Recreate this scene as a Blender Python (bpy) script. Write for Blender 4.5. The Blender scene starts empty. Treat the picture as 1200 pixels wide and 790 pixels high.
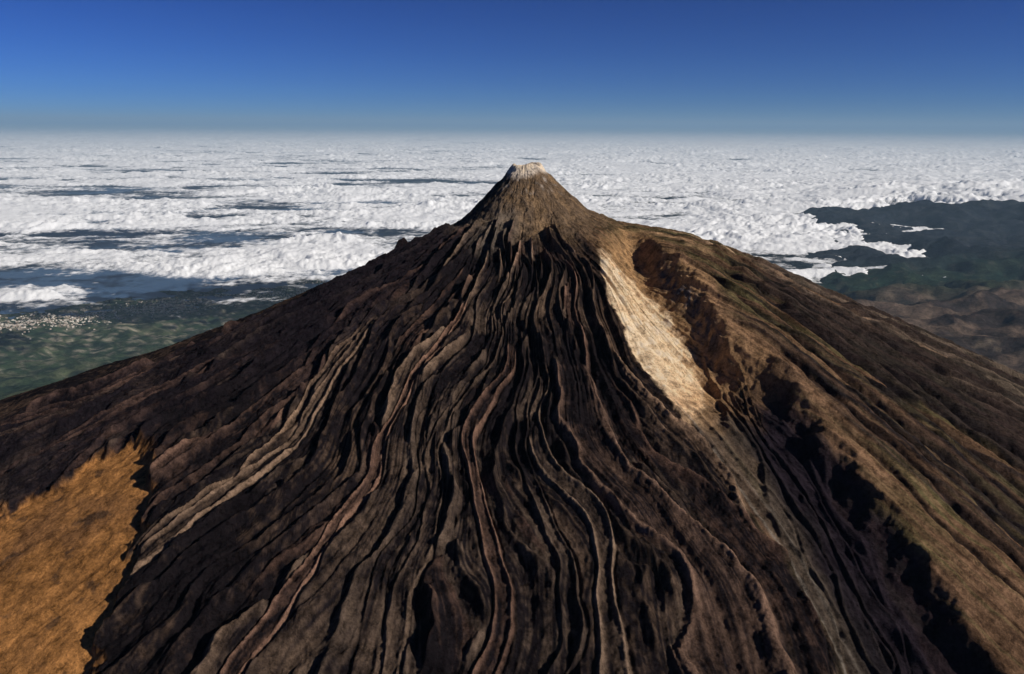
import bpy, math, numpy as np
rng=np.random.default_rng(7)
f32=np.float32
# ---------------------------------------------------------------- noise
def perlin(x,y,seed=0):
    x=np.asarray(x,dtype=np.float64);y=np.asarray(y,dtype=np.float64)
    g=np.random.default_rng(seed);n=256
    p=g.permutation(n);a=g.random(n)*2*np.pi;gx=np.cos(a);gy=np.sin(a)
    xi=np.floor(x).astype(np.int64);yi=np.floor(y).astype(np.int64)
    xf=x-xi;yf=y-yi
    u=xf*xf*xf*(xf*(xf*6-15)+10);v=yf*yf*yf*(yf*(yf*6-15)+10)
    def gr(ix,iy,dx,dy):
        h=p[(p[ix&255]+iy)&255]
        return gx[h]*dx+gy[h]*dy
    n00=gr(xi,yi,xf,yf);n10=gr(xi+1,yi,xf-1,yf);n01=gr(xi,yi+1,xf,yf-1);n11=gr(xi+1,yi+1,xf-1,yf-1)
    a0=n00+(n10-n00)*u;a1=n01+(n11-n01)*u
    return (a0+(a1-a0)*v)*1.5
def fbm(x,y,o=4,seed=0,g=0.5,l=2.03):
    s=0;a=1;t=0
    for i in range(o):
        s=s+a*perlin(x+i*17.3,y-i*9.1,seed+i);t+=a;a*=g;x=x*l;y=y*l
    return s/t
def sst(a,b,x):
    t=np.clip((x-a)/(b-a),0,1);return t*t*(3-2*t)
def lerp(a,b,m): return a+(b-a)*m
# ---------------------------------------------------------------- base shape of the volcano
R=[0,.45,1,2,3,4,5,7,8,10,14,16,20,30,45,60,90,120,165,200,460]
FR=[-.35,-.1,.5,1.5,2.2,2.8,3.35,4.45,5.0,6.1,8.2,9.2,11.1,15,18,20,21,22,25,28,32]
LF=[-.35,-.1,.5,1.5,2.15,2.6,3.05,3.95,4.4,5.25,6.8,7.4,8.8,12.4,17,22,31,34.5,37.2,39,40]
RT=[-.35,-.1,.45,1.3,1.65,1.88,2.12,2.8,3.2,4.05,5.75,6.6,8.3,12.0,16,18,18.5,20,24,28,32]
BK=[-.35,-.1,.5,1.5,2.1,2.7,3.2,4.2,4.8,6.0,8.2,9.2,11.2,15.5,20,24,31,34.5,37.2,39,40]
rr=np.linspace(0,460,46001)
def smooth(P):
    q=np.interp(rr,R,P);k=41;w=np.hanning(k);w/=w.sum()
    qq=np.convolve(np.pad(q,(k//2,k//2),mode='edge'),w,'valid');qq[:30]=q[:30];return qq
FRs,LFs,RTs,BKs=map(smooth,(FR,LF,RT,BK))
def base(x,y):
    r=np.hypot(x,y); t=np.arctan2(x,-y);c=np.cos(t); s=np.sin(t)
    f=np.interp(r,rr,FRs);l=np.interp(r,rr,LFs);rt=np.interp(r,rr,RTs);b=np.interp(r,rr,BKs)
    return 37-(np.where(c>0,f,b)*c*c+np.where(s>0,rt,l)*s*s)
# ---------------------------------------------------------------- polar grid
r1=np.arange(0.02,17,0.025)
r2=[17.]
while r2[-1]<450: r2.append(r2[-1]*1.0+max(0.025,min((r2[-1]-16.9)*0.03+0.025,r2[-1]*0.0095)))
rs=np.concatenate([r1,np.array(r2[0:])]);NR=len(rs)
td=np.concatenate([np.arange(-80,105,0.10),np.arange(105,160,0.2),np.arange(160,200,1.0),np.arange(200,280,0.25)])
NT=len(td);tr=np.radians(td)
TW=np.where(td>180,td-360,td) # wrapped degrees
RG=rs[:,None];X=RG*np.sin(tr)[None];Y=-RG*np.cos(tr)[None]
Z=base(X,Y)
T2=np.broadcast_to(TW[None],X.shape)
nf=int(np.searchsorted(rs,30.)) # detailed rows
cf=int(np.searchsorted(td,104.9)) # front columns
# flows field
F=np.zeros((NR,NT));L=np.full((NR,NT),0.22);TI=np.zeros((NR,NT)) # thickness, lightness, tint
def rasterflow(tc,w,hl,light,tint,i0,i1,fade=20,chan=.45,lw=.22):
    for a in range(i0,i1,80):
        b=min(a+80,i1)
        ext=np.degrees(w[a:b].max()*1.9/rs[a]);lo=np.searchsorted(td,tc[a:b].min()-ext);hi=np.searchsorted(td,tc[a:b].max()+ext)
        hi=min(hi,cf)
        if hi-lo<3: continue
        ww=w[a:b,None]
        q=np.abs(np.radians(td[None,lo:hi]-tc[a:b,None])*rs[a:b,None])/ww
        k=np.arange(a,b)[:,None];fd=sst(i0,i0+fade,k)*(1-sst(i1-fade,i1,k))
        lev=np.exp(-np.abs((q-1)/lw)**1.5)
        m=(1-sst(1.15,1.75,q))
        prof=hl*(chan*(1-sst(.8,1.5,q))+(1-chan)*lev)
        F[a:b,lo:hi]=F[a:b,lo:hi]*(1-.75*m*fd)+prof*m*fd
        L[a:b,lo:hi]=lerp(L[a:b,lo:hi],light*(.24+1.05*lev),m*fd*.9)
        TI[a:b,lo:hi]=lerp(TI[a:b,lo:hi],tint,m*fd)
nfl=int(np.searchsorted(rs,29.))
rsub=rs[:nfl]
def n1(x,seed): return perlin(x,np.zeros_like(x)+seed*.37+.5,seed%50)
def shwarp(x,y,r): return (.95*perlin(x/5.5+3,y/5.5,91)+.42*perlin(x/2.1,y/2.1,92))*sst(1.5,6,r)
def mkflow(t0,ra,rb,w0,hl,light,tint,seed,sh=1.,ind=1.,chan=.45):
    i0=int(np.searchsorted(rs,ra));i1=min(int(np.searchsorted(rs,rb)),nfl)
    if i1-i0<50: return
    th=math.radians(t0)
    x=rsub*math.sin(th);y=-rsub*math.cos(th)
    shared=shwarp(x,y,rsub)*sh
    indv=(.46*n1(rsub/2.8+seed*3.1,seed)+.10*n1(rsub/.9,seed+5))*ind*sst(1,5,rsub)
    tc=t0+np.degrees((shared+indv)/rsub)
    w=w0*np.clip(rsub/8.5,.26,1.6)*(1+.45*n1(rsub/1.8+9,seed+11)+.15*n1(rsub/.5+9,seed+12))
    rasterflow(tc,np.maximum(w,.03),hl,light,tint,i0,i1,chan=chan,lw=min(.26,.08/w0))
s=0
for lay,(n,rlo,rhi,wlo,whi) in enumerate([(28,1.6,3.2,.38,.90),(22,2.4,8,.24,.50),(12,3.,11,.08,.15)]):
    for k in range(n):
        s+=1
        t0=-84+106*(k+rng.uniform(-.6,1.6))/n
        if lay: t0=rng.uniform(-84,24)
        t0=min(t0,25)
        ra=rng.uniform(rlo,rhi);rb=ra+rng.uniform(10,28) if lay else 30
        li=rng.choice([.18,.42,.9,1.6],p=[.27,.3,.26,.17])
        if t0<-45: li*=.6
        w0=rng.uniform(wlo,whi)
        mkflow(t0,ra,rb,w0,.15+.32*w0+rng.uniform(-.03,.10),li,rng.random(),s,chan=rng.uniform(.3,.65))
# right flank lines
def line(r,pts):
    a=np.array(pts);return np.interp(r,a[:,0],a[:,1])
RIDGE=[(3.2,68),(4.3,58),(5.5,50),(7.4,42),(9.8,38.5),(11.7,35.5),(15.2,31.5),(22,28)]
GULLY=[(5.5,46),(7.6,38.3),(9,34.5),(11.3,31),(14.6,26),(20,22)]
DIV=[(3,36),(4.8,26.0),(6.6,22.5),(8.3,23),(11.6,23.5),(14.3,22),(20,20)]
for off,w0,hl,ra in [(0,.55,.24,6.8),(-1.6,.25,.20,8),(1.2,.25,.20,8.5),(-3,.2,.14,10),(-.6,.16,.2,8),(.6,.12,.2,7.5),(-4.5,.15,.12,11)]:
    tc=line(rsub,GULLY)+off+np.degrees(.30*n1(rsub/1.4+off,33+int(off*3))/rsub)
    w=w0*(1+.4*n1(rsub/1.1,44+int(off*2)))*np.clip((rsub-5)/5,.3,1.2)
    rasterflow(tc,w,hl,.13,.2,int(np.searchsorted(rs,ra)),nfl,chan=.6)
for k in range(34):
    t0=rng.uniform(60,100);ra=rng.uniform(5.,12)
    mkflow(t0,ra,30,rng.uniform(.12,.40),rng.uniform(.10,.22),rng.choice([.10,.2,.35,.9]),rng.random(),900+k,sh=.35,ind=.8)
for k in range(14):
    t0=rng.uniform(41,60);ra=rng.uniform(6,13)
    mkflow(t0,ra,ra+rng.uniform(5,16),rng.uniform(.08,.20),rng.uniform(.07,.14),rng.choice([.10,.2]),rng.random(),950+k,sh=.2,ind=.6)
# ---------------------------------------------------------------- masks in detailed rows
S=(slice(0,nf),slice(0,NT))
x=X[S];y=Y[S];r=np.broadcast_to(RG[:nf],x.shape);t=T2[S]
jit=fbm(x*1.3,y*1.3,4,21);jf=fbm(x*5,y*5,3,22);jl=fbm(x*.5+5,y*.5,3,23)
big=fbm(x*.22,y*.22,3,51);med=fbm(x*.9,y*.9,4,52)
tw=t-np.degrees(shwarp(x,y,r)/np.maximum(r,.3))*(1-sst(20,30,t)*.8)
def arc(pts,j=0.): return np.radians(t-line(r,pts))*r+j
dR=arc(RIDGE,.45*jl+.14*jit+.04*jf);dG=arc(GULLY);dD=arc(DIV,.12*jit)
flowz=np.maximum((1-sst(-.1,.25,dD)),0) * sst(-88,-80,t)
rightz=sst(-.1,.25,dD)*(1-sst(140,160,t))
cone=1-sst(2.3,3.3,r+.5*jit)
# orange pumice field
ed=line(r,[(11.2,-52),(11.8,-46),(12.6,-40.5),(13.5,-36.5),(15.1,-30.5),(17,-28),(22,-25)])
dl=-56.-4*sst(13,18,r)
jj=np.degrees((.36*jit+.10*jf+.2*jl)/r)*1.8
org=sst(0,.8,ed-t+jj)*sst(0,1.5,t-dl+jj*1.3)*sst(11.5,11.9,r+.3*jit)*(1-sst(19,23,r))
org=np.clip(org,0,1)
# height
ff=F[S].copy()
ravflow=np.exp(-((dG+.15)/1.1)**2)*sst(6.5,8.5,r)
ff*=np.where(rightz>.5,np.maximum(ravflow,sst(54,60,t)*.9+.5*sst(38,42,t)),1)
ff*=1-org
scree=sst(.05,.35,-.6*jl+.5*fbm(tw*.12,r*.16+4,3,24))*sst(3,5,r)*flowz  # ash-covered, muted patches
h=ff*(1-.45*scree)
h+=.54*sst(-.50,.25,dR)*sst(3.0,6,r)*(1-sst(22,29,r))*rightz*(1-sst(0,5.5,dR))
h-=.32*np.exp(-((dG-.1+.2*jit)/.70)**2)*sst(5,7.5,r)*(1-sst(22,29,r))
# gullies cut in the right flank
gul=np.zeros_like(h)
for gi,(g0,g1,ra,ww_,dp) in enumerate([(58,46,5.,.15,.26),(66,52,4.6,.20,.30),(74,57,5.5,.18,.28),(49,41,8,.12,.18),(84,64,6,.22,.28),(54,44,9,.07,.12),(61,49,7,.08,.12),(69,54.5,8,.07,.12),(45,37.5,10,.08,.12)]):
    dg=np.radians(t-lerp(g0,g1,np.clip((r-4)/12,0,1)**.6))*r+.22*jl+.10*jit
    g_=np.exp(-(dg/ww_)**2)*sst(ra,ra+1.5,r)*(1-sst(20,28,r))*rightz
    h-=dp*g_;gul=np.maximum(gul,g_)
# white scar: slope that falls away to the right into a small valley, facing the sun
wl=line(r,[(3.0,38),(3.6,33),(4.8,24.8),(6.6,22.0),(8.4,23)])
wr=line(r,[(3.0,40),(3.8,43),(4.8,43),(6.0,41),(7.3,36),(8.8,27)])
wa=np.radians(t-wl)*r+.20*jl+.14*jit+.05*jf;wb=np.radians(wr-t)*r
white=sst(-.02,.08,wa)*sst(-.05,.25,wb+.45*jit+.15*jf)*sst(3.1,3.6,r+.2*jit)*(1-sst(8.2,9.0,r+.4*jit))
crz=sst(2.8,3.8,r)*(1-sst(7.5,9.6,r))
h+=crz*(.05*sst(-.40,.0,wa)*np.exp(-np.maximum(wa,0)/.9)-.54*sst(-.1,1.5,wa)*(1-sst(1.5,2.5,wa)))
# general relief
rr1=1-np.abs(fbm(tw*.30,r*.08+2,3,31))*2.2
rr2=1-np.abs(fbm(tw*1.1,r*.20,3,32))*2.2
stri=1-np.abs(perlin(tw*2.6,r*.35,37))*2.4
h+=(.12*rr1-.06+.022*rr2*sst(1.5,5,r))*sst(1.2,5,r)*(.35+.65*(1-org))
h+=.006*stri*sst(4,8,r)*flowz*(1-org)
h+=.07*fbm(x*1.7,y*1.7,5,33)*sst(1,3,r)
rough=(1-.9*org)*(.4+.6*flowz)
h+=(.038*fbm(x*7,y*7,3,34)-.030*np.abs(perlin(x*13,y*13,40)))*rough*(1-.7*white)
# rock ribs on summit cone
rib=1-np.abs(fbm(t*.05+.5*jit,r*.6,4,35))*2
h+=.08*(rib-.6)*sst(.5,1.2,r)*(1-sst(2.6,4,r))+.08*fbm(x*3,y*3,5,36)*cone*sst(.3,.8,r)
# crater: bowl with broken rim
rc=.42+.05*perlin(x/np.maximum(r,.01)*1.5,y/np.maximum(r,.01)*1.5,38)
h+=np.where(r<rc,-.25+.32*sst(.1,1,r/rc),.07*np.exp(-((r-rc)/.14)**2))
h+=.08*perlin(x*2.6+1,y*2.6,39)*(1-sst(.6,1.,r))
flat=np.where(r<rc,np.interp(rc,rr,FRs)-np.interp(r,rr,FRs),0);h-=flat*.9
h*=1-sst(24,29.5,r)
Z[S]+=h
# ---------------------------------------------------------------- land beyond
xf=X;yf=Y;rf=RG
pl=21-.042*(yf+25)-.11*np.maximum(0,95-xf)*sst(70,115,yf)
pl=np.where(xf>0,pl,0)*sst(8,40,xf)
crest=8.4*(.86+.40*fbm(xf/38,yf*0+1.3,4,45))
rd=crest*np.exp(-(((yf-213-12*np.sin(xf/40))/26)**2))*sst(50,165,xf)
rg=2.0*fbm(xf/14,yf/14,5,41,.6)+2.8*((1-np.abs(fbm(xf/24,yf/24,5,43))*2.4)-.5)
pl=np.where(xf>8,pl*(1-sst(230,330,yf))+rd+rg*sst(8,60,xf),-5)
kk=sst(42,62,rf)
low=Z+(1.3*fbm(xf/12,yf/12,5,42)*sst(45,80,rf))
low=np.where(rf>45,low+.9*(1-np.abs(fbm(xf/7,yf/7,4,44))*2)*sst(45,70,rf),low)
Z=lerp(Z,np.maximum(low,np.where(pl>0,pl,-5)),kk)
Z=np.where((rf>100)&(Z<0),np.minimum(Z,-.4),Z)
# ---------------------------------------------------------------- colour (surface albedo)
C=np.zeros((NR,NT,3))
def mixc(m,c):
    global c0
    c0=c0+(np.array(c)-c0)*np.clip(m,0,1)[...,None]
Lm=L[S];Tm=TI[S]
dark=np.array([.011,.0085,.0095]);brown=np.array([.172,.108,.070]);grey=np.array([.142,.107,.082])
bb=brown+(grey-brown)*Tm[...,None]
red=np.array([.14,.066,.044])
bb=bb+(red-bb)*(sst(.55,.75,Tm)*.6)[...,None]
lm=Lm+.35*med+.45*big+.22*(stri-.35)+.32*jf
lm=lerp(lm,.45+.5*med+.2*stri,scree*.7)
lm=np.clip((lm-.42)*1.30+.38,0.,1.6)
c0=dark+(bb-dark)*lm[...,None]
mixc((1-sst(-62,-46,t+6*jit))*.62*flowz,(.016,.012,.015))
mixc((1-sst(-50,-22,t+8*jit))*(1-sst(7,10,r))*.75*flowz,(.013,.010,.013))  # upper left flank: shade of the side away from the sun, put into albedo
# right flank
st=fbm(t*.9+.8*jl,r*.12,4,53);st2=fbm(t*3.2+.8*jit,r*.3,3,54)
fa=np.array([.150,.086,.050]);fb=np.array([.094,.075,.034])
fl=fa+(fb-fa)*sst(-.05,.40,st+.5*big+.15*sst(40,50,t))[...,None]
fl=fl*(1+.7*st2[...,None]+.7*st[...,None]+.6*med[...,None]+.3*jf[...,None])
fl=np.clip(fl,.012,.3)
c0=c0+(fl-c0)*rightz[...,None]
# black lava on the right
bl=np.clip(ff/.06,0,1)*rightz*sst(6.,8,r)
lb=np.clip(Lm*1.1,.05,1)
cb=np.array([.012,.010,.013])+(np.array([.12,.09,.07])-np.array([.014,.012,.016]))*lb[...,None]
c0=c0+(cb-c0)*(bl*np.where(t>54,.85,1))[...,None]
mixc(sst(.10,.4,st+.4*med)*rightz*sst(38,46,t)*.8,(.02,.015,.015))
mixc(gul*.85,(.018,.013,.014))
# slope between divide and gully: brown grey scree
mixc(sst(0,.3,dD)*(1-sst(-.9,-.4,dG))*sst(7,9,r)*rightz*.8,(.088,.066,.049))
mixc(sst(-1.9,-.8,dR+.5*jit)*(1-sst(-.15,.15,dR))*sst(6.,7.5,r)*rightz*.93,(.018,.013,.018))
# tan altered ground around the scar
tanm=sst(.1,.5,wa)*(1-sst(-.1,.35,dR-.25))*sst(2.6,3.3,r+.3*jit)*(1-sst(7.6,9.6,r+.9*jit))
mixc(tanm*(.85+.6*med),(.36,.21,.10))
mixc(sst(.15,.6,jf+.7*med+.1)*tanm*.5,(.07,.05,.035))
# grey-blue rubble tongue
dq=np.radians(t-line(r,[(4.6,54),(5,49),(6,45),(7,41.5),(8,37)]))*r
mixc(np.exp(-((dq+.2*jit)/.22)**2)*sst(4.2,4.8,r)*(1-sst(7,8,r))*sst(-.35,.1,jf+.3*med),(.045,.045,.06))
# long tan crest of the ridge
mixc(np.exp(-((dR-.35)/.28)**2)*sst(4,5,r)*(1-sst(10,15,r))*.8*(.8+med),(.26,.150,.085))
mixc(white*(1.1+.3*jf+.3*med),(.82,.60,.38))
mixc(white*sst(-.1,.3,med+.5*jf)*.45,(.62,.40,.22))
mixc(white*sst(.0,.3,wb)*(1-sst(.15,.4,wb+.5*jf+.3*jit))*.6,(.58,.33,.16))
mixc(white*sst(7.3,8.3,r+.5*jit)*.7,(.56,.33,.17))
# shoulder stripes
for (pts,wd,ra,rb,col) in [([(4.0,85),(4.4,82.5),(6.1,75),(7,72)],.16,4.0,6.6,(.6,.40,.25)),([(3.4,76),(5,68),(7,61)],.18,3.3,6.,(.36,.22,.12)),([(5.,90),(8,80),(14,74)],.10,7,13,(.22,.14,.09))]:
    dd=np.radians(t-line(r,pts))*r
    mixc(np.exp(-((dd+.08*jf+.15*jit)/wd)**2)*sst(ra,ra+.4,r)*(1-sst(rb-.5,rb,r))*(.9+med),col)
# thin pale gully line
dd=np.radians(t-line(r,[(8,23.6),(9.2,24.2),(11.6,24.4),(14.3,22.4),(20,20)]))*r+.10*jit
mixc(np.exp(-(dd/.035)**2)*sst(8,8.5,r)*.8,(.19,.16,.13))
mixc(np.exp(-((dd-.25-.1*jit)/.03)**2)*sst(10,10.5,r)*.4,(.17,.145,.12))
# summit cone
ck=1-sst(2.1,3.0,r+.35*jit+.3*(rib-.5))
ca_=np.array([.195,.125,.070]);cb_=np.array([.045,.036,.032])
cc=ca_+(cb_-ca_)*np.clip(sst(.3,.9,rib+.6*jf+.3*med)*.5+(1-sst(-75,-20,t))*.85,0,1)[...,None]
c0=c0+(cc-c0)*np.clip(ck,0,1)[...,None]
grp=np.exp(-((np.radians(t+22)*r)/.55)**2)*sst(1.2,1.9,r)*(1-sst(2.8,3.5,r+.3*jit))
mixc(grp*.8,(.125,.10,.080))
mixc((1-sst(.48,.76,r+.16*jit+.06*jf)),(.80,.68,.56))
mixc(sst(.1,.5,jf)*np.exp(-((r-.85)/.3)**2)*.6,(.45,.38,.32))
# orange pumice
oc=np.array([.35,.160,.052])*(1+.35*med[...,None]+.5*fbm(x*.35,y*.35,3,57)[...,None]+.12*fbm(x*3,y*3,3,59)[...,None])
c0=c0+(oc-c0)*org[...,None]
mixc(org*sst(.05,.40,fbm(x*.5+4,y*.5,5,58))*.75,(.19,.092,.040))
mixc(org*sst(.25,.45,fbm(x*1.6+4,y*1.6,4,60)+.2*jf)*.7,(.04,.028,.022))
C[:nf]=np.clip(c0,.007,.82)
# distant land
xo=X[nf:];yo=Y[nf:];zo=Z[nf:]
n1_=fbm(xo/9,yo/9,5,61);n2_=fbm(xo/2.2,yo/2.2,4,62);n3_=fbm(xo/40,yo/40,3,63);n4_=fbm(xo/3.5,yo/3.5,4,64)
c0=np.zeros(xo.shape+(3,))
c0[:]=(.034,.054,.026)
mixc(sst(-.1,.3,n1_),(.072,.084,.042));mixc(sst(.05,.25,n2_)*sst(7,2,zo)*.85,(.30,.26,.20))
mixc(sst(.0,.25,n4_)*.8,(.011,.021,.012))
rt=sst(10,30,xo)
cr=rt*(1-sst(75,112,yo+14*n1_))
mixc(cr,(.115,.082,.062));mixc(cr*sst(-.1,.2,n1_+.5*n4_)*.9,(.028,.023,.023));mixc(cr*sst(.2,.4,n3_+.5*n2_)*.8,(.22,.17,.12))
fr=rt*sst(75,112,yo+14*n1_)
mixc(fr,(.013,.026,.018));mixc(fr*sst(-.05,.25,n1_+.5*n4_)*.7,(.034,.048,.026));mixc(fr*sst(.18,.35,n2_)*.4,(.10,.085,.06))
mixc(fr*sst(112,140,yo+10*n1_)*.9,(.016,.018,.027));mixc(fr*sst(118,150,yo)*sst(0,.3,n4_+.5*n1_)*.6,(.042,.045,.048))  # far ridge: cloud shadow painted in as dark blue-grey albedo
near=(1-sst(30,48,np.hypot(xo,yo)+5*n1_))
mixc(near,(.035,.029,.028));mixc(near*sst(0,.3,n2_),(.08,.062,.05))
C[nf:]=c0
b0=nf-60
wgt=np.linspace(0,1,60)[:,None,None]
C[b0:nf]=C[b0:nf]*(1-wgt)+C[nf:nf+1]*wgt
# ---------------------------------------------------------------- mesh builder
def grid_mesh(name,X,Y,Z,wrap=False,col=None,extra=None,smooth=True):
    n,m=X.shape
    co=np.stack([X,Y,Z],-1).reshape(-1,3).astype(f32)
    i=np.arange(n*m,dtype=np.int32).reshape(n,m)
    if wrap: i=np.concatenate([i,i[:,:1]],1)
    q=np.stack([i[:-1,:-1],i[1:,:-1],i[1:,1:],i[:-1,1:]],-1).reshape(-1,4)
    me=bpy.data.meshes.new(name);me.vertices.add(len(co));me.vertices.foreach_set('co',co.ravel())
    me.loops.add(q.size);me.loops.foreach_set('vertex_index',q.ravel().astype(np.int32))
    me.polygons.add(len(q));me.polygons.foreach_set('loop_start',np.arange(0,q.size,4,dtype=np.int32))
    me.polygons.foreach_set('loop_total',np.full(len(q),4,dtype=np.int32))
    me.polygons.foreach_set('use_smooth',np.full(len(q),smooth))
    me.update(calc_edges=True)
    if col is not None:
        a=me.color_attributes.new('albedo','FLOAT_COLOR','POINT')
        a.data.foreach_set('color',np.concatenate([col.reshape(-1,3),np.ones((n*m,1))],1).astype(f32).ravel())
    if extra is not None:
        a=me.attributes.new('cover','FLOAT','POINT');a.data.foreach_set('value',extra.astype(f32).ravel())
    o=bpy.data.objects.new(name,me);bpy.context.collection.objects.link(o);return o
def newmat(name):
    m=bpy.data.materials.new(name);m.use_nodes=True;nt=m.node_tree;nt.nodes.clear()
    return m,nt,nt.nodes,nt.links
def rock_mat(name,s1,s2,b1,b2):
    m,nt,N,K=newmat(name)
    out=N.new('ShaderNodeOutputMaterial');bs=N.new('ShaderNodeBsdfPrincipled');K.new(bs.outputs[0],out.inputs[0])
    bs.inputs['Roughness'].default_value=1.;bs.inputs['Specular IOR Level'].default_value=.0
    at=N.new('ShaderNodeAttribute');at.attribute_name='albedo'
    tc=N.new('ShaderNodeTexCoord')
    def noise(sc,det=6,ro=.6):
        n=N.new('ShaderNodeTexNoise');n.inputs['Scale'].default_value=sc;n.inputs['Detail'].default_value=det;n.inputs['Roughness'].default_value=ro
        K.new(tc.outputs['Object'],n.inputs['Vector']);return n
    a=noise(s1);b=noise(s2,5,.8)
    ad=N.new('ShaderNodeMath');ad.operation='ADD';K.new(a.outputs[0],ad.inputs[0]);K.new(b.outputs[0],ad.inputs[1])
    mr=N.new('ShaderNodeMapRange');mr.inputs[1].default_value=.75;mr.inputs[2].default_value=1.25;mr.inputs[3].default_value=.36;mr.inputs[4].default_value=1.78
    K.new(ad.outputs[0],mr.inputs[0])
    vm=N.new('ShaderNodeVectorMath');vm.operation='SCALE';K.new(at.outputs['Color'],vm.inputs[0]);K.new(mr.outputs[0],vm.inputs['Scale'])
    mn=N.new('ShaderNodeVectorMath');mn.operation='MINIMUM';mn.inputs[1].default_value=(.85,.68,.50);K.new(vm.outputs[0],mn.inputs[0])
    K.new(mn.outputs[0],bs.inputs['Base Color'])
    bu=N.new('ShaderNodeBump');bu.inputs['Strength'].default_value=.8;bu.inputs['Distance'].default_value=b1;K.new(a.outputs[0],bu.inputs['Height'])
    bv=N.new('ShaderNodeBump');bv.inputs['Strength'].default_value=1.;bv.inputs['Distance'].default_value=b2;K.new(b.outputs[0],bv.inputs['Height'])
    K.new(bu.outputs[0],bv.inputs['Normal']);K.new(bv.outputs[0],bs.inputs['Normal'])
    return m
mm=rock_mat('lava_rock',4,15,.10,.075)
mg=rock_mat('island_ground',.5,2.5,.9,.3)
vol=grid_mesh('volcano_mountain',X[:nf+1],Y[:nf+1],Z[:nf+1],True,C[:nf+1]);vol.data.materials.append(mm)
gr=grid_mesh('ground',X[nf:],Y[nf:],Z[nf:],True,C[nf:]);gr.data.materials.append(mg)
# ---------------------------------------------------------------- ocean
m,nt,N,K=newmat('ocean_water');out=N.new('ShaderNodeOutputMaterial');bs=N.new('ShaderNodeBsdfPrincipled');K.new(bs.outputs[0],out.inputs[0])
bs.inputs['Base Color'].default_value=(.05,.10,.19,1);bs.inputs['Roughness'].default_value=.5
nz=N.new('ShaderNodeTexNoise');nz.inputs['Scale'].default_value=1.5;nz.inputs['Detail'].default_value=6;tc=N.new('ShaderNodeTexCoord');K.new(tc.outputs['Object'],nz.inputs['Vector'])
bu=N.new('ShaderNodeBump');bu.inputs['Distance'].default_value=.08;K.new(nz.outputs[0],bu.inputs['Height']);K.new(bu.outputs[0],bs.inputs['Normal'])
a=np.linspace(0,2*np.pi,97)[:-1];rad=np.array([1.,100,400,1500,6000,22000])
o=grid_mesh('ocean',rad[:,None]*np.cos(a),rad[:,None]*np.sin(a),np.zeros((6,96)),True);o.data.materials.append(m)
if o.data.polygons[0].normal.z<0: o.data.flip_normals()
for ob in (vol,gr):
    if ob.data.polygons[len(ob.data.polygons)//2].normal.z<0: ob.data.flip_normals()
# ---------------------------------------------------------------- sea of clouds
az=np.radians(np.linspace(-62,62,1700));cr_=60*np.exp(np.arange(0,1100)*.0044)
cr_=np.concatenate([cr_,cr_[-1]*np.exp(np.arange(1,80)*.022)])
CX=cr_[:,None]*np.sin(az);CY=cr_[:,None]*np.cos(az)-25.
dist=np.hypot(CX,CY)
wx=CX+14*fbm(CX/40,CY/40,2,81);wy=CY+14*fbm(CX/40+9,CY/40,2,82)
cov=1.0*fbm(wx/110,wy/36,3,71)+.85*fbm(wx/30,wy/13,4,72)+.60*fbm(CX/6,CY/5.3,5,73,.62)
bias=np.where(CX<0, -.62+1.03*sst(82,136,CY+.06*(CX+60)), -.6+1.05*sst(95,150,CY+.25*CX))
bias=bias-.04+.22*sst(300,1500,dist)+.26*sst(-100,120,CX)
bias=bias-.34*sst(75,130,CX)*(1-sst(215,260,CY))
bank=np.exp(-(((CX+82)/19)**2+((CY-102)/8)**2))
bias=bias+1.0*bank
c=cov+bias
pf=sst(0,1.0,c)
def sab(v): return np.sqrt(v*v+.008)-.089
bil=sab(perlin(wx/8.2,wy/7.0,74))*1.0+.58*sab(perlin(wx/3.3,wy/3.2,75))+.36*sab(perlin(CX/1.45+3,CY/1.4,76))+.17*sab(perlin(CX/.65,CY/.65,77))*(dist<500)
puffy=.40+.70*sst(-.3,.35,fbm(CX/50+7,CY/40,3,84))
roll=fbm(CX/60+.5*fbm(CX/60,CY/60,2,79),CY/18,4,78)
far=1+1.6*sst(200,900,dist)
CZ=11.4+pf*(.8+1.35*bil*np.maximum(puffy,bank))+1.2*roll*pf*far
# deck slopes up gently where it laps against the far ridge
CZ=CZ+5.0*sst(165,245,CY)*(1-sst(270,420,CY))*sst(60,190,CX)*(.75+.8*fbm(CX/26,CY/22,4,85))*sst(-.1,.5,c)
alpha=sst(-.15,.60,c+.16*perlin(CX/1.3,CY/1.1,80))
m,nt,N,K=newmat('cloud_top');out=N.new('ShaderNodeOutputMaterial')
df=N.new('ShaderNodeBsdfDiffuse');df.inputs[0].default_value=(.94,.94,.94,1);tl=N.new('ShaderNodeBsdfTranslucent');tl.inputs[0].default_value=(.85,.87,.9,1)
mx=N.new('ShaderNodeMixShader');mx.inputs[0].default_value=.10;K.new(df.outputs[0],mx.inputs[1]);K.new(tl.outputs[0],mx.inputs[2])
tp=N.new('ShaderNodeBsdfTransparent');m2=N.new('ShaderNodeMixShader');at=N.new('ShaderNodeAttribute');at.attribute_name='cover'
tc=N.new('ShaderNodeTexCoord');nz=N.new('ShaderNodeTexNoise');nz.inputs['Scale'].default_value=.7;nz.inputs['Detail'].default_value=8;nz.inputs['Roughness'].default_value=.7;K.new(tc.outputs['Object'],nz.inputs['Vector'])
bu=N.new('ShaderNodeBump');bu.inputs['Distance'].default_value=.40;bu.inputs['Strength'].default_value=.45;K.new(nz.outputs[0],bu.inputs['Height']);K.new(bu.outputs[0],df.inputs['Normal'])
q=N.new('ShaderNodeMath');q.operation='MULTIPLY_ADD';q.inputs[1].default_value=2.8;q.inputs[2].default_value=-1.55;K.new(nz.outputs[0],q.inputs[0])
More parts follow.
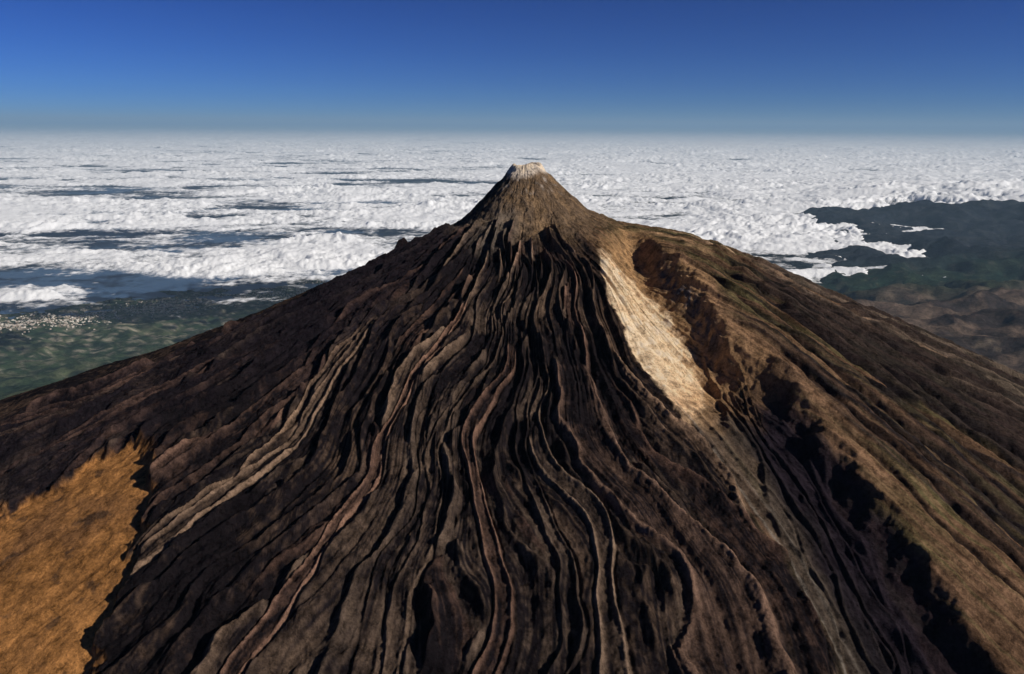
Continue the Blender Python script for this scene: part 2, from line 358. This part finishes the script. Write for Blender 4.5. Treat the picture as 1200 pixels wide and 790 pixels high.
q2=N.new('ShaderNodeMath');q2.operation='MULTIPLY_ADD';q2.inputs[1].default_value=1.5;K.new(at.outputs['Fac'],q2.inputs[0]);K.new(q.outputs[0],q2.inputs[2])
q2.use_clamp=True
q3=N.new('ShaderNodeMath');q3.operation='MULTIPLY';q3.use_clamp=True;K.new(q2.outputs[0],q3.inputs[0])
st_=N.new('ShaderNodeMapRange');st_.inputs[1].default_value=0.;st_.inputs[2].default_value=.15;K.new(at.outputs['Fac'],st_.inputs[0]);K.new(st_.outputs[0],q3.inputs[1])
K.new(q3.outputs[0],m2.inputs[0]);K.new(tp.outputs[0],m2.inputs[1]);K.new(mx.outputs[0],m2.inputs[2]);K.new(m2.outputs[0],out.inputs[0])
o=grid_mesh('cloud',CX,CY,CZ,False,None,alpha);o.data.materials.append(m)
if o.data.polygons[1000].normal.z<0:o.data.flip_normals()
# ---------------------------------------------------------------- coastal town
hv=[];hq=[];cnt=0
cen=[(-97+38*k+rng.normal(0,2),125+33*k+rng.normal(0,2)) for k in np.linspace(-.6,1.3,22)]
k=0
while k<6000:
    cx,cy=cen[rng.integers(len(cen))];ix=cx+rng.normal(0,4.2);iy=cy+rng.normal(0,5.2)-5
    rq=math.hypot(ix,iy);j=np.searchsorted(rs,rq);tt=math.degrees(math.atan2(ix,-iy));tt=tt+360 if tt<-80 else tt
    jj_=min(np.searchsorted(td,tt),NT-1);z=Z[j,jj_]
    k+=1
    if z<.05: continue
    sx,sy,sz=rng.uniform(.07,.20),rng.uniform(.07,.18),rng.uniform(.05,.12);an=rng.uniform(0,3.14);ca,sa=math.cos(an),math.sin(an)
    b=[]
    for dz in (-.1,sz):
        for dx,dy in ((-1,-1),(1,-1),(1,1),(-1,1)):
            b.append((ix+(dx*sx*ca-dy*sy*sa),iy+(dx*sx*sa+dy*sy*ca),z+dz))
    b+= [(ix-sx*ca,iy-sx*sa,z+sz*1.4),(ix+sx*ca,iy+sx*sa,z+sz*1.4)]
    hv+=b;n=cnt
    hq+=[(n,n+1,n+5,n+4),(n+2,n+3,n+7,n+6),(n+1,n+2,n+6,n+9,n+5),(n+3,n,n+4,n+8,n+7),(n+4,n+5,n+9,n+8),(n+6,n+7,n+8,n+9)];cnt+=10
me=bpy.data.meshes.new('coastal_town');me.from_pydata(hv,[],hq);o=bpy.data.objects.new('coastal_town',me);bpy.context.collection.objects.link(o)
m,nt,N,K=newmat('plaster_walls');out=N.new('ShaderNodeOutputMaterial');bs=N.new('ShaderNodeBsdfPrincipled');K.new(bs.outputs[0],out.inputs[0])
ge=N.new('ShaderNodeNewGeometry');cr2=N.new('ShaderNodeValToRGB');cr2.color_ramp.elements[0].color=(.24,.17,.12,1);cr2.color_ramp.elements[1].color=(.72,.67,.60,1);K.new(ge.outputs['Random Per Island'],cr2.inputs[0]);K.new(cr2.outputs[0],bs.inputs['Base Color']);bs.inputs['Roughness'].default_value=.9
me.materials.append(m)
# ---------------------------------------------------------------- haze: dense marine layer plus thin clear air above
for nm,zt,dn,col in (('haze_sky',27.5,.0008,(.54,.80,1,1)),('air_sky',110.,.00025,(.46,.74,1,1))):
    bpy.ops.mesh.primitive_cylinder_add(vertices=96,radius=15000 if nm=='haze_sky' else 15500,depth=zt+.5,location=(0,0,(zt-.5)/2));hz=bpy.context.object;hz.name=nm
    m,nt,N,K=newmat(nm+'_volume');out=N.new('ShaderNodeOutputMaterial');vs=N.new('ShaderNodeVolumeScatter');vs.inputs['Color'].default_value=col;vs.inputs['Density'].default_value=dn
    va=N.new('ShaderNodeVolumeAbsorption');va.inputs['Color'].default_value=col;va.inputs['Density'].default_value=dn;ad=N.new('ShaderNodeAddShader');K.new(vs.outputs[0],ad.inputs[0]);K.new(va.outputs[0],ad.inputs[1]);K.new(ad.outputs[0],out.inputs['Volume'])
    hz.data.materials.append(m)
# ---------------------------------------------------------------- light
sd=np.array([.86,-.35,0.]);sd/=np.linalg.norm(sd);el=math.radians(33)
vec=(sd[0]*math.cos(el),sd[1]*math.cos(el),math.sin(el))
from mathutils import Vector
sl=bpy.data.lights.new('sun','SUN');sl.energy=5.;sl.angle=math.radians(.5);sl.color=(1,.945,.86)
so=bpy.data.objects.new('sun',sl);bpy.context.collection.objects.link(so);so.rotation_euler=Vector(vec).to_track_quat('Z','Y').to_euler();so.location=(60,-40,80)
w=bpy.data.worlds.new('World');bpy.context.scene.world=w;w.use_nodes=True;nt=w.node_tree
bg=nt.nodes['Background'];sk=nt.nodes.new('ShaderNodeTexSky');sk.sky_type='NISHITA';sk.sun_disc=False;sk.sun_elevation=el;sk.sun_rotation=math.atan2(sd[0],sd[1])
sk.altitude=3900;sk.air_density=1.0;sk.dust_density=.3;sk.ozone_density=3.
gm=nt.nodes.new('ShaderNodeGamma');gm.inputs[1].default_value=1.6;nt.links.new(sk.outputs[0],gm.inputs[0])
ml=nt.nodes.new('ShaderNodeVectorMath');ml.operation='MULTIPLY';ml.inputs[1].default_value=(.030,.078,.172);nt.links.new(gm.outputs[0],ml.inputs[0])
nt.links.new(ml.outputs[0],bg.inputs[0]);bg.inputs[1].default_value=.1
# ---------------------------------------------------------------- camera
cd=bpy.data.cameras.new('camera');cd.lens=28;cd.sensor_width=36;cd.clip_start=.1;cd.clip_end=60000
c=bpy.data.objects.new('camera',cd);bpy.context.collection.objects.link(c);c.location=(-.45,-25,38.3)
from mathutils import Matrix
c.rotation_euler=(Matrix.Rotation(math.radians(90-14.83),3,'X')@Matrix.Rotation(math.radians(.35),3,'Z')).to_euler()
sc=bpy.context.scene;sc.camera=c;sc.view_settings.view_transform='Standard';sc.view_settings.look='None';sc.view_settings.exposure=0
